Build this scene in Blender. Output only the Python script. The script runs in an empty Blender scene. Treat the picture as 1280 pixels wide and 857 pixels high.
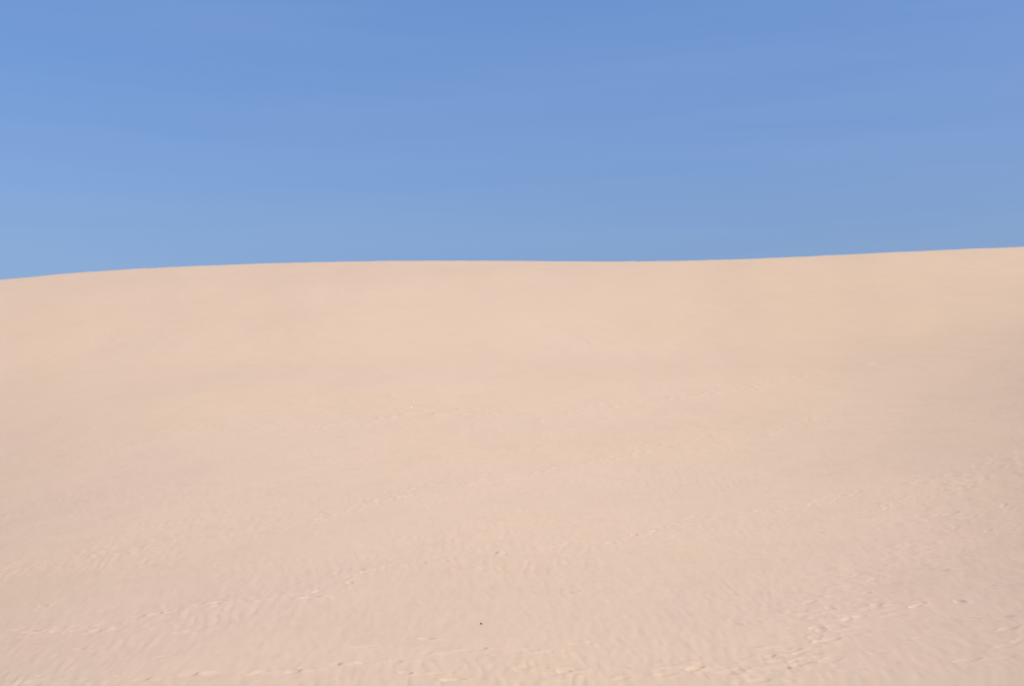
import bpy, math
import numpy as np

# ------------------------------------------------------------------ camera
C = bpy.context.scene
EYE, PITCH, LENS = 1.65, math.radians(10.0), 50.0
cam = bpy.data.objects.new('camera', bpy.data.cameras.new('camera'))
C.collection.objects.link(cam)
cam.location = (0, 0, EYE)
cam.rotation_euler = (math.pi / 2 + PITCH, 0, 0)
cam.data.lens = LENS
cam.data.sensor_width = 36.0
cam.data.clip_start = 0.1
cam.data.clip_end = 20000
C.camera = cam

# ------------------------------------------------------------------ sky and sun
SUN_EL, SUN_AZ = math.radians(51), math.radians(129)     # azimuth from +Y towards +X
w = bpy.data.worlds.new('World')
C.world = w
w.use_nodes = True
nt = w.node_tree
bg = nt.nodes['Background']
sky = nt.nodes.new('ShaderNodeTexSky')
sky.sky_type = 'NISHITA'
sky.sun_disc = False
sky.sun_elevation = SUN_EL
sky.sun_rotation = SUN_AZ
sky.air_density, sky.dust_density, sky.ozone_density = 1.7, 5.0, 8.0
tint = nt.nodes.new('ShaderNodeMix')                     # white balance of the whole sky
tint.data_type = 'RGBA'; tint.blend_type = 'MULTIPLY'; tint.inputs[0].default_value = 1
gam = nt.nodes.new('ShaderNodeGamma'); gam.inputs[1].default_value = 1.10
nt.links.new(sky.outputs[0], gam.inputs[0]); hs = nt.nodes.new('ShaderNodeHueSaturation'); hs.inputs['Saturation'].default_value = 1.12   # the deep blue of the photograph
nt.links.new(gam.outputs[0], hs.inputs['Color']); nt.links.new(hs.outputs[0], tint.inputs[6])
tint.inputs[7].default_value = (1.14, 0.99, 1.10, 1)
# very thin high veil of cirrus over the whole sky
tc = nt.nodes.new('ShaderNodeTexCoord')
mp = nt.nodes.new('ShaderNodeMapping'); mp.inputs['Scale'].default_value = (1.6, 1.6, 30)
nz = nt.nodes.new('ShaderNodeTexNoise'); nz.inputs['Scale'].default_value = 1.6
nz.inputs['Detail'].default_value = 5; nz.inputs['Roughness'].default_value = 0.55
nz.inputs['Distortion'].default_value = 0.6
rp = nt.nodes.new('ShaderNodeMapRange')
rp.inputs['From Min'].default_value, rp.inputs['From Max'].default_value = 0.42, 0.75
rp.inputs['To Min'].default_value, rp.inputs['To Max'].default_value = 0.0, 0.028
veil = nt.nodes.new('ShaderNodeMix'); veil.data_type = 'RGBA'
veil.inputs[7].default_value = (5.5, 5.6, 6.6, 1)
nt.links.new(tc.outputs['Generated'], mp.inputs[0]); nt.links.new(mp.outputs[0], nz.inputs['Vector'])
nt.links.new(nz.outputs['Fac'], rp.inputs[0]); nt.links.new(rp.outputs[0], veil.inputs[0])
nt.links.new(tint.outputs[2], veil.inputs[6]); nt.links.new(veil.outputs[2], bg.inputs[0])
bg.inputs[1].default_value = 0.145

sun = bpy.data.objects.new('sun', bpy.data.lights.new('sun', 'SUN'))
C.collection.objects.link(sun)
sun.data.energy = 3.15
sun.data.angle = math.radians(0.5)
sun.data.color = (1.0, 0.95, 0.88)
sun.rotation_euler = (math.pi / 2 - SUN_EL, 0, math.pi - SUN_AZ)
sun.location = (20, -30, 40)

C.view_settings.view_transform = 'Standard'
C.view_settings.look = 'None'
C.view_settings.exposure = 0
C.view_settings.gamma = 1
C.cycles.use_denoising = True
C.cycles.filter_width = 1.25

# ------------------------------------------------------------------ noise helpers
rng = np.random.default_rng(7)
PERM = rng.permutation(512).astype(np.int32)
ANG = rng.random(512) * 2 * np.pi
GX, GY = np.cos(ANG).astype(np.float32), np.sin(ANG).astype(np.float32)

def perlin(x, y):
    xi = np.floor(x).astype(np.int32); yi = np.floor(y).astype(np.int32)
    xf = (x - xi).astype(np.float32); yf = (y - yi).astype(np.float32)
    u = xf * xf * xf * (xf * (xf * 6 - 15) + 10); v = yf * yf * yf * (yf * (yf * 6 - 15) + 10)
    def g(dx, dy):
        h = PERM[(PERM[(xi + dx) & 511] + yi + dy) & 511]
        return GX[h] * (xf - dx) + GY[h] * (yf - dy)
    a = g(0, 0); a += u * (g(1, 0) - a)
    b = g(0, 1); b += u * (g(1, 1) - b)
    return (a + v * (b - a)) * 1.5

def fbm(x, y, n=3):
    s = 0; a = 1.0
    for i in range(n):
        s = s + a * perlin(x + 17.3 * i, y - 9.1 * i); x = x * 2.03; y = y * 2.03; a *= 0.5
    return s

def smooth(a, b, t):
    t = np.clip((t - a) / (b - a), 0, 1)
    return t * t * (3 - 2 * t)

# ------------------------------------------------------------------ the big shape of the dune
SLOPE_Y = [-40, -5, 5, 12, 18, 25, 40, 60, 78, 92, 106, 120, 135, 155, 200, 260, 400]
SLOPE_V = [0, .01, .05, .09, .125, .165, .21, .27, .335, .345, .305, .236, .12, -.03, -.10, -.06, 0]
_yy = np.linspace(-40, 400, 4401)
_gg = np.cumsum(np.interp(_yy, SLOPE_Y, SLOPE_V)) * 0.1
_gg -= np.interp(0, _yy, _gg)
_k = np.hanning(81); _k /= _k.sum()
_gg = np.convolve(np.pad(_gg, 40, mode='edge'), _k, 'valid')

CREST_PX = [(0, 350), (85, 341.5), (160, 336.5), (230, 333), (320, 329.5), (400, 327.4), (480, 326.1), (560, 325.7), (640, 326), (740, 326.8),
            (830, 326.4), (900, 325), (960, 322.5), (1020, 320), (1100, 316), (1200, 311.5), (1280, 308.5)]
FPX = LENS / 36 * 1280

def px_dir(x, y):
    X, v = (np.asarray(x, float) - 640) / FPX, (428.5 - np.asarray(y, float)) / FPX
    dy = math.cos(PITCH) - v * math.sin(PITCH); dz = math.sin(PITCH) + v * math.cos(PITCH)
    return np.arctan2(X, dy), dz / np.hypot(X, dy)

TILT = 0.80  # cross slope, shaped so both sides turn from the sun and darken
def macro0(x, y):
    h = np.interp(y, _yy, _gg)
    yp = np.maximum(y, 0) + 4
    u = x / yp
    uc = u / (1 + np.abs(u / 0.6) ** 8) ** 0.125
    h = h + TILT * yp * uc ** 3 * np.exp(-(np.maximum(yp - 130, 0) / 120) ** 2)
    fade = smooth(8, 40, np.hypot(x, y))
    h = h + fade * (0.11 * perlin(x / 17 + 3.1, y / 26 + 1.7) + 0.07 * perlin(x / 7 + 9.4, y / 11 + 5.2))
    return h

az_c, tan_c = px_dir(*np.array(CREST_PX).T)
_az = np.linspace(-0.45, 0.45, 181)
_tan = np.interp(_az, az_c, tan_c)
_tan = np.where(_az < az_c[0], tan_c[0] + (tan_c[1] - tan_c[0]) / (az_c[1] - az_c[0]) * (_az - az_c[0]) * 0.8, _tan)
_k2 = np.hanning(9); _k2 /= _k2.sum()
_tan = np.convolve(np.pad(_tan, 4, mode='edge'), _k2, 'valid')
_cor = np.zeros_like(_az)

def crest_fix(x, y):
    r = np.hypot(x, y); a = np.arctan2(x, y)
    return np.interp(a, _az, _cor) * r * smooth(40, 118, r) * (1 - smooth(150, 420, r)) * (1 - smooth(0.6, 1.1, np.abs(a)))

def macro(x, y):
    return macro0(x, y) + crest_fix(x, y)

_r = np.linspace(30, 220, 500)
for _ in range(6):
    A, R = np.meshgrid(_az, _r)
    el = (macro(R * np.sin(A), R * np.cos(A)) - EYE) / R
    _cor += _tan - el.max(0)

def ground_at(px, py):
    """first hit of the sight line through a point of the view with the dune"""
    a, t = px_dir(px, py)
    r = np.arange(6, 170, 0.05)
    d = macro(r * np.sin(a), r * np.cos(a)) - (EYE + t * r)
    i = np.argmax(d > 0)
    return (r[i] * math.sin(a), r[i] * math.cos(a)) if d[i] > 0 else None

# ------------------------------------------------------------------ grid of the sand sheet: one sheet round the camera, out to the horizon
half = math.radians(21.5)
dense = np.linspace(-half, half, 1150)
sideL = -half - (math.pi - half) * (np.linspace(0, 1, 61)[1:-1] ** 1.8)
side = np.concatenate([[-math.pi], sideL[::-1], dense, -sideL])
ln = np.arange(math.log(13.5), math.log(150), 0.00212)
rad = np.concatenate([np.linspace(0.6, 13.4, 34), np.exp(ln), np.exp(np.linspace(math.log(152), math.log(6000), 60))])
NA, NR = len(side), len(rad)
A, R = np.meshgrid(side, rad)
X, Y = R * np.sin(A), R * np.cos(A)
Z = macro(X, Y)
# far rolling sand sea
Z += smooth(250, 900, R) * (9 * perlin(X / 420, Y / 300) - 6)

# wind ripples
near = (1 - smooth(38, 62, R))
XF = X / (0.45 + np.maximum(Y, 0) / 31)                         # the ripples fan out gently uphill
patch = 0.35 + 0.65 * smooth(-0.35, 0.35, perlin(X / 4.3 + 2.2, Y / 6.5 + 7.7) + 0.35 * perlin(X / 1.6, Y / 2.9))
patch *= 1 - 0.75 * smooth(0.10, 0.26, X / np.maximum(Y, 1))
warp = 0.10 * perlin(XF / 0.9 + 4.4, Y / 2.2) + 0.22 * perlin(XF / 4.5, Y / 9.0) + 0.055 * perlin(XF / 0.3, Y / 0.8 + 3.3)
cut = smooth(-0.2, 0.5, perlin(XF / 0.26 + 8.8, Y / 0.8) + 0.4 * perlin(XF / 1.3, Y / 2.5 + 4))
ph = (XF + 0.03 * Y + warp) * (2 * np.pi / 0.145)
rip = np.sin(ph + 0.45 * np.sin(ph + 0.6))
Z += 0.0022 * near * patch * (0.12 + 0.88 * cut) * rip
# broken crust and lumps between the ripples
soft = 1 - smooth(45, 100, R)
Z += soft * (0.0053 * fbm(XF / 0.21 + 2, Y / 0.95, 2) + 0.0024 * perlin(XF / 0.085 + 5, Y / 0.40)) * (0.55 + 0.45 * patch)
old = perlin(X / 0.8 + 1.1, Y / 1.7 + 2.3) + 0.5 * perlin(X / 9 + 4, Y / 14)
Z += 0.010 * smooth(0.45, 0.95, old) * smooth(34, 60, R) * (1 - smooth(135, 170, R))      # weathered old marks on the upper slope
Z += 0.02 * fbm(X / 2.6 + 1.5, Y / 3.4, 2) * smooth(10, 20, R)

# ------------------------------------------------------------------ footprints trodden into the sheet
def stamp(x, y, head, ln_, wd, dep, seed):
    r0, a0 = math.hypot(x, y), math.atan2(x, y)
    rr = 0.75
    i0, i1 = np.searchsorted(rad, [r0 - rr, r0 + rr]); j0, j1 = np.searchsorted(side, [a0 - rr / r0, a0 + rr / r0])
    if i1 <= i0 or j1 <= j0: return
    g = np.random.default_rng(seed)
    dx, dy = X[i0:i1, j0:j1] - x, Y[i0:i1, j0:j1] - y
    wob = 1 + 0.22 * perlin(dx / 0.22 + seed * 1.37, dy / 0.22 + seed * 0.61)
    c, s = math.cos(head), math.sin(head)
    p, q = (dx * s + dy * c) * wob, (dx * c - dy * s) * wob          # along the step, to its right
    qq = q - 0.10 * wd * np.sin(p / ln_ * 5)
    e2 = (p / (ln_ / 2)) ** 2 + (qq / (wd / 2)) ** 2
    hole = -np.exp(-e2 ** 1.6)
    hx, hy = 0.5 * wd * g.uniform(.7, 1.1), -0.42 * ln_ * g.uniform(.3, .9)   # pushed-up sand lies on the near right side
    m2 = ((dx - hx) / (0.62 * wd)) ** 2 + ((dy - hy) / (0.40 * ln_)) ** 2
    mound = 0.5 * np.exp(-m2 ** 1.15)
    rim = 0.30 * np.exp(-((np.sqrt(e2) - 1.35) / 0.32) ** 2)
    D[i0:i1, j0:j1] += dep * (hole + g.uniform(.6, 1.2) * mound + rim)
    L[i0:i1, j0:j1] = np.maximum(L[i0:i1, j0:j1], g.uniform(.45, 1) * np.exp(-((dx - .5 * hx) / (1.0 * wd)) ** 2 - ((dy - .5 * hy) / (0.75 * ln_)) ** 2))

def lip(x, y, size, h, seed):
    """a step kicked up against the slope: a short steep lip on the left, a long soft back to the right"""
    r0, a0 = math.hypot(x, y), math.atan2(x, y)
    i0, i1 = np.searchsorted(rad, [r0 - 1, r0 + 1]); j0, j1 = np.searchsorted(side, [a0 - 1 / r0, a0 + 1 / r0])
    if i1 <= i0 or j1 <= j0: return
    g = np.random.default_rng(seed)
    dx, dy = X[i0:i1, j0:j1] - x, Y[i0:i1, j0:j1] - y
    dx = dx + 0.25 * size * perlin(dy / 0.16 + seed * .7, dx / 0.3) + g.uniform(-.3, .3) * dy
    b = np.exp(-np.abs(dy / (0.62 * size)) ** 2.4)
    up = smooth(0, 0.42 * size, dx) * np.exp(-np.maximum(dx - 0.42 * size, 0) ** 2 / (0.9 * size) ** 2)
    dn = np.exp(-((dx + 0.25 * size) / (0.45 * size)) ** 2)
    D[i0:i1, j0:j1] += h * b * (up - 0.55 * dn)
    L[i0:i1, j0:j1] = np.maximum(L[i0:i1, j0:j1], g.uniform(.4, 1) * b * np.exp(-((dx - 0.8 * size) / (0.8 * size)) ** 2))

def crumb(x, y, size, h, loose, seed):
    """a soft heap of turned sand"""
    r0, a0 = math.hypot(x, y), math.atan2(x, y); q = 2.6 * size + .05
    i0, i1 = np.searchsorted(rad, [r0 - q, r0 + q]); j0, j1 = np.searchsorted(side, [a0 - q / r0, a0 + q / r0])
    if i1 <= i0 or j1 <= j0: return
    dx, dy = X[i0:i1, j0:j1] - x, Y[i0:i1, j0:j1] - y
    k = 1 + 0.5 * perlin(dx / (.9 * size) + seed * .77, dy / (.9 * size) + seed * .31)
    e = np.exp(-((dx ** 2 + dy ** 2) / size ** 2 * k) ** 1.3)
    D[i0:i1, j0:j1] += h * e
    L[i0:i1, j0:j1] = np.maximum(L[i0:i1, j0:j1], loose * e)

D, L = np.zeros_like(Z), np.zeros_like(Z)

TRAILS = [  # lines of steps seen in the photograph: points, stride, depth
    ([(-40, 722), (0, 715), (30, 711), (83, 704), (118, 695), (160, 690), (190, 680), (255, 668), (310, 657), (375, 652), (430, 638), (530, 616), (600, 600),
      (650, 594), (700, 584), (770, 570), (820, 557), (900, 546), (960, 536), (1040, 520)], 0.72, 0.042),
    ([(-30, 795), (0, 789), (55, 791), (79, 785), (125, 787), (165, 775), (180, 767), (230, 760), (272, 755), (310, 750), (352, 744), (400, 746), (453, 714), (530, 702),
      (612, 694), (690, 687), (765, 680), (850, 652), (940, 641), (1010, 634), (1080, 612), (1150, 600), (1220, 583), (1285, 571)], 0.70, 0.045),
    ([(-20, 862), (25, 854), (100, 851), (160, 850), (180, 848), (245, 842), (337, 838), (370, 838), (420, 830), (450, 827), (495, 826), (535, 816), (610, 812),
      (650, 822), (700, 806), (760, 803)], 0.66, 0.026),
    ([(640, 850), (690, 836), (760, 842), (782, 834), (850, 828), (935, 836), (970, 828), (985, 822), (1030, 790), (1060, 762), (1085, 748), (1110, 720), (1150, 690), (1200, 660), (1250, 630)], 0.75, 0.03),
    ([(920, 781), (1010, 770), (1060, 758), (1100, 764), (1145, 752)], 0.55, 0.05),
    ([(960, 850), (1000, 822), (1025, 800), (1045, 770), (1080, 722), (1100, 700), (1190, 690), (1230, 660)], 0.85, 0.028),
    ([(195, 538), (240, 532), (330, 536), (420, 533), (470, 525), (512, 518), (548, 517), (590, 512), (640, 514), (700, 511), (760, 508), (850, 496), (930, 486), (1000, 472), (1100, 452)], 0.8, 0.035),
    ([(10, 498), (60, 508), (110, 505), (200, 494), (300, 490), (360, 485)], 0.9, 0.03),
    ([(30, 556), (70, 558), (150, 546), (215, 573), (280, 577), (350, 576), (420, 575)], 0.85, 0.03),
    ([(1090, 640), (1130, 622), (1170, 612), (1215, 598), (1240, 592)], 0.5, 0.045),
    ([(430, 640), (470, 628), (560, 590), (640, 570), (700, 540), (720, 535)], 0.95, 0.03),
    ([(560, 410), (600, 405), (660, 418), (700, 430), (760, 428), (820, 430), (880, 425)], 1.2, 0.03),
]
seed = 1
for pts, stride, dep in TRAILS:
    w3 = [ground_at(*p) for p in pts]
    w3 = np.array([p for p in w3 if p is not None])
    seg = np.hypot(*np.diff(w3, axis=0).T); cum = np.concatenate([[0], np.cumsum(seg)])
    t = 0.0; k = 0
    while t < cum[-1]:
        x, y = np.interp(t, cum, w3[:, 0]), np.interp(t, cum, w3[:, 1])
        t2 = min(t + 0.3, cum[-1]); dx, dy = np.interp(t2, cum, w3[:, 0]) - x, np.interp(t2, cum, w3[:, 1]) - y
        hd = math.atan2(dx, dy)
        off = (0.11 if k % 2 else -0.11) + rng.normal(0, .05)
        x += math.cos(hd) * off; y -= math.sin(hd) * off
        if rng.random() > 0.12:
            stamp(x, y, hd + rng.normal(0, .2), rng.uniform(.20, .33), rng.uniform(.10, .16), dep * rng.uniform(.12, .5), seed)
            for _ in range(rng.integers(4, 9)):
                q = rng.uniform(.025, .06) * (1 + math.hypot(x, y) / 90)
                crumb(x + rng.normal(0, .22), y + rng.normal(0, .3), q, q * rng.uniform(.05, .18), rng.uniform(.3, 1), seed + _)
        seed += 1; k += 1
        t += stride * rng.uniform(.8, 1.25)

# loose trampled patches on the right and a few strays
for (cx, cy, sx, sy, n, dep) in [(1050, 755, 55, 22, 14, .018), (1130, 690, 50, 24, 12, .018), (1190, 615, 45, 18, 10, .03), (990, 830, 40, 14, 9, .02),
                                 (760, 835, 90, 9, 14, .04), (1200, 780, 60, 40, 10, .025), (470, 515, 60, 6, 8, .025), (130, 500, 120, 12, 14, .022),
                                 (1120, 470, 120, 30, 14, .02), (700, 430, 200, 25, 12, .02), (320, 790, 250, 40, 14, .025), (600, 700, 250, 30, 10, .02)]:
    for _ in range(n):
        p = ground_at(rng.normal(cx, sx), rng.normal(cy, sy))
        if p: stamp(p[0], p[1], rng.uniform(0, 6.28), rng.uniform(.18, .36), rng.uniform(.10, .20), dep * rng.uniform(.15, .6), seed)
        seed += 1
# a few steps where the trails go over the crest
for px in (172, 178, 197, 786, 791, 884, 889, 1030):
    a, _t = px_dir(px, 330)
    el = (macro(_r * np.sin(a), _r * np.cos(a)) - EYE) / _r
    rc = _r[np.argmax(el)]
    stamp(rc * math.sin(a), rc * math.cos(a), 0.4, .5, .3, .09, seed); seed += 1

# broad scuffs of loose pale sand in the trodden strip on the right and along the bottom
for (px, py, wpx) in [(1058, 725, 18), (1090, 721, 20), (1140, 752, 20), (1050, 767, 30), (1030, 770, 18), (1080, 760, 18), (1105, 763, 14), (1070, 738, 12), (1012, 772, 14),
        (1026, 702, 10), (1150, 676, 12), (1118, 690, 10), (1226, 700, 16), (1045, 642, 12), (1016, 626, 14), (985, 822, 18), (1002, 836, 14), (1012, 812, 14), (968, 850, 16),
        (690, 850, 20), (785, 845, 16), (872, 826, 14), (925, 784, 12), (1180, 700, 12), (1132, 712, 10), (1100, 735, 12), (1170, 660, 12), (1195, 648, 10), (1060, 790, 12),
        (1030, 800, 12), (1100, 655, 12), (1080, 625, 10), (1230, 585, 10), (1180, 620, 12), (1255, 640, 12), (1240, 665, 10)]:
    p = ground_at(px, py); mpp = math.hypot(*p) / FPX
    for k in range(5):
        q = wpx * mpp * rng.uniform(.28, .5)
        crumb(p[0] + rng.normal(0, .38) * wpx * mpp, p[1] + rng.normal(0, .5) * wpx * mpp, q, q * rng.uniform(.02, .075), rng.uniform(.5, 1), px + k)
# fine crumbled sand all along the trodden strip that climbs to the right
for ti in (0, 1, 6):
    tr = np.array(TRAILS[ti][0], float)
    for k in range(230):
        q = rng.uniform(0, len(tr) - 1); i = int(q)
        cx, cy = tr[i] + (tr[i + 1] - tr[i]) * (q - i)
        p = ground_at(cx + rng.normal(0, 9), cy + rng.normal(0, 3.2))
        if p is None: continue
        mpp = math.hypot(*p) / FPX
        sz = mpp * rng.uniform(2.2, 5.5)
        crumb(p[0], p[1], sz, sz * rng.uniform(.06, .22), rng.uniform(.6, 1), 5000 + 200 * ti + k)
band = np.array([(1300, 565), (1200, 612), (1130, 685), (1072, 742), (1012, 800), (950, 860)], float)
for k in range(330):
    q = rng.uniform(0, 5); i = int(q)
    cx, cy = band[i] + (band[i + 1] - band[i]) * (q - i)
    wide = 22 + 26 * min(q / 3, 1)
    p = ground_at(cx + rng.normal(0, wide), min(cy + rng.normal(0, 9), 866))
    if p is None: continue
    mpp = math.hypot(*p) / FPX
    sz = mpp * rng.choice([3, 4, 5, 7, 10], p=[.25, .3, .2, .15, .1]) * rng.uniform(.8, 1.2)
    crumb(p[0], p[1], sz, sz * rng.uniform(.04, .14), rng.uniform(.35, 1), 3000 + k)
# the deepest single steps, each where the photograph shows one
for k, (px, py) in enumerate([(83, 704), (122, 708), (161, 690), (110, 694), (352, 743), (397, 747), (453, 712), (530, 703), (79, 784), (125, 788), (2, 789),
        (180, 767), (200, 764), (252, 754), (272, 754), (245, 842), (25, 854), (180, 849), (337, 838), (370, 838), (422, 829), (535, 816), (498, 826), (605, 811),
        (922, 781), (935, 835), (850, 828), (782, 834), (690, 845), (985, 835), (965, 819), (995, 812), (470, 523), (541, 516), (800, 557), (1006, 765), (1100, 757),
        (1166, 678), (1025, 665), (1210, 612), (1190, 618), (620, 690), (258, 531), (352, 653), (680, 835), (720, 844), (1240, 732), (1260, 770)]):
    p = ground_at(px, py)
    if p:
        dist = math.hypot(*p)
        lip(p[0], p[1], rng.uniform(.09, .15) * (1 + dist / 120), rng.uniform(.013, .030) * (0.45 if px > 620 else 0.85), 900 + k)
Z += 0.034 * np.tanh(D / 0.034)

# ------------------------------------------------------------------ mesh
ii, jj = np.arange(NR - 1)[:, None], np.arange(NA)[None, :]
jn = (jj + 1) % NA
quads = np.stack(np.broadcast_arrays(ii * NA + jj, ii * NA + jn, (ii + 1) * NA + jn, (ii + 1) * NA + jj), -1).reshape(-1, 4)[:, ::-1]
centre = NR * NA
fan = np.stack([np.full(NA, centre), (np.arange(NA) + 1) % NA, np.arange(NA)], -1)
co = np.concatenate([np.stack([X, Y, Z], -1).reshape(-1, 3), [[0, 0, Z[0].mean()]]]).astype(np.float32)
me = bpy.data.meshes.new('sand_dune')
me.vertices.add(len(co)); me.vertices.foreach_set('co', co.ravel())
loops = np.concatenate([quads.ravel(), fan.ravel()]).astype(np.int32)
me.loops.add(len(loops)); me.loops.foreach_set('vertex_index', loops)
np_ = len(quads) + len(fan)
starts = np.concatenate([np.arange(len(quads)) * 4, len(quads) * 4 + np.arange(len(fan)) * 3]).astype(np.int32)
me.polygons.add(np_); me.polygons.foreach_set('loop_start', starts)
me.polygons.foreach_set('use_smooth', np.ones(np_, dtype=bool))
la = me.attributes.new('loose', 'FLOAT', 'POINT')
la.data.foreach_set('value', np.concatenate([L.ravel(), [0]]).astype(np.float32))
me.update(calc_edges=True); me.validate()
dune = bpy.data.objects.new('sand_dune', me)
C.collection.objects.link(dune)
dune['kind'] = 'structure'
dune['label'] = 'pale pinkish tan sand dune with faint wind ripples and footprint trails'

# ------------------------------------------------------------------ materials
def node(t, typ, **kw):
    n = t.nodes.new(typ)
    for k, v in kw.items():
        if k in n.inputs: n.inputs[k].default_value = v
        else: setattr(n, k, v)
    return n

def noise(t, vec, scale, detail=3, rough=0.55):
    n = node(t, 'ShaderNodeTexNoise', Scale=scale, Detail=detail, Roughness=rough)
    t.links.new(vec, n.inputs['Vector'])
    return n.outputs['Fac']

def mixc(t, fac, a, b, lo=0.3, hi=0.7, top=1.0):
    mr = node(t, 'ShaderNodeMapRange'); t.links.new(fac, mr.inputs[0])
    mr.inputs['From Min'].default_value = lo; mr.inputs['From Max'].default_value = hi; mr.inputs['To Max'].default_value = top
    m = t.nodes.new('ShaderNodeMix'); m.data_type = 'RGBA'
    t.links.new(mr.outputs[0], m.inputs[0])
    for sock, c in ((6, a), (7, b)):
        if hasattr(c, 'is_output'): t.links.new(c, m.inputs[sock])
        else: m.inputs[sock].default_value = (*c, 1)
    return m.outputs[2]

PINK = (0.470, 0.355, 0.239)
TAN = (0.467, 0.357, 0.228)
m = bpy.data.materials.new('dry_sand'); m.use_nodes = True
t = m.node_tree; b = t.nodes['Principled BSDF']
b.inputs['Roughness'].default_value = 0.95
b.inputs['Specular IOR Level'].default_value = 0.12
g = t.nodes.new('ShaderNodeNewGeometry').outputs['Position']
col = mixc(t, noise(t, g, 0.11, 4), PINK, TAN, 0.38, 0.62)
sep = t.nodes.new('ShaderNodeSeparateXYZ'); t.links.new(g, sep.inputs[0])       # the upper slope is yellower, freshly blown sand
hz = node(t, 'ShaderNodeMath', operation='MULTIPLY_ADD'); t.links.new(noise(t, g, 0.05, 4), hz.inputs[0]); hz.inputs[1].default_value = 14
t.links.new(sep.outputs[2], hz.inputs[2])
col = mixc(t, hz.outputs[0], col, (0.447, 0.340, 0.224), 14, 36, 0.9)
rx = node(t, 'ShaderNodeMath', operation='MULTIPLY_ADD'); t.links.new(noise(t, g, 0.09, 4), rx.inputs[0]); rx.inputs[1].default_value = 12
t.links.new(sep.outputs[0], rx.inputs[2])
col = mixc(t, rx.outputs[0], col, (0.452, 0.342, 0.214), 10, 26, 0.9)          # the right-hand shoulder is yellower sand
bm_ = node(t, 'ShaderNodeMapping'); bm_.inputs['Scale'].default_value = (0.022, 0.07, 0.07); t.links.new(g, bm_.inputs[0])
col = mixc(t, noise(t, bm_.outputs[0], 1.0, 3), col, (0.425, 0.318, 0.212), 0.45, 0.75, 0.45)     # broad uneven bands of darker tan
col = mixc(t, noise(t, g, 1.3, 4), col, (0.430, 0.312, 0.215), 0.52, 0.85, 0.5)        # darker mineral grains gathered in hollows
col = mixc(t, noise(t, g, 14, 3), col, (0.51, 0.388, 0.27), 0.5, 0.85, 0.35)
col = mixc(t, noise(t, g, 420, 2, 0.7), col, (0.40, 0.29, 0.20), 0.5, 0.9, 0.25)        # single grains
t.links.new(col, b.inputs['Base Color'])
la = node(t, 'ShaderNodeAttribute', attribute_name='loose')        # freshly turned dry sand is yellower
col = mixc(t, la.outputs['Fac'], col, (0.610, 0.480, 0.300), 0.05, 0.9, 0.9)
bump = node(t, 'ShaderNodeBump', Strength=0.5, Distance=0.004)
t.links.new(noise(t, g, 26, 5, 0.65), bump.inputs['Height'])
t.links.new(bump.outputs[0], b.inputs['Normal'])
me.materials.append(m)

def stone_mat(name, c1, c2, scale):
    m = bpy.data.materials.new(name); m.use_nodes = True
    t = m.node_tree; b = t.nodes['Principled BSDF']; b.inputs['Roughness'].default_value = 0.8
    g = t.nodes.new('ShaderNodeTexCoord').outputs['Object']
    t.links.new(mixc(t, noise(t, g, scale, 5), c1, c2), b.inputs['Base Color'])
    return m

# ------------------------------------------------------------------ the two loose stones
def pebble(name, px, py, size, seed, mat, label):
    import bmesh
    x, y = ground_at(px, py)
    lr, la_ = math.hypot(x, y), math.atan2(x, y)
    i, j = np.searchsorted(rad, lr) - 1, np.searchsorted(side, la_) - 1
    fi, fj = (lr - rad[i]) / (rad[i + 1] - rad[i]), (la_ - side[j]) / (side[j + 1] - side[j])
    zg = (Z[i, j] * (1 - fi) + Z[i + 1, j] * fi) * (1 - fj) + (Z[i, j + 1] * (1 - fi) + Z[i + 1, j + 1] * fi) * fj
    bm = bmesh.new(); bmesh.ops.create_icosphere(bm, subdivisions=3, radius=1)
    for v in bm.verts:
        n = perlin(np.array([v.co.x * 1.3 + seed]), np.array([v.co.y * 1.3 + v.co.z * 1.9 + seed]))[0]
        v.co *= 1 + 0.28 * n
        v.co.x *= size[0]; v.co.y *= size[1]; v.co.z *= size[2]
        v.co.z = max(v.co.z, -0.55 * size[2])
    for f in bm.faces: f.smooth = True
    pm = bpy.data.meshes.new(name); bm.to_mesh(pm); bm.free(); pm.materials.append(mat)
    o = bpy.data.objects.new(name, pm); C.collection.objects.link(o)
    o.location = (x, y, float(zg) + 0.3 * size[2])
    o.rotation_euler = (0, 0, seed)
    o['label'] = label; o['category'] = 'pebble'
    return o

pebble('dark_pebble', 601.5, 780.5, (.014, .013, .015), 0.7, stone_mat('dark_stone', (.09, .065, .05), (.20, .14, .11), 60),
       'tiny dark brown pebble lying alone on open rippled sand')
pebble('pale_pebble', 513.7, 510, (.042, .036, .034), 2.1, stone_mat('pale_stone', (.70, .62, .54), (.80, .73, .66), 40),
       'tiny whitish pebble on smooth sand just above the faint distant footprint trail')
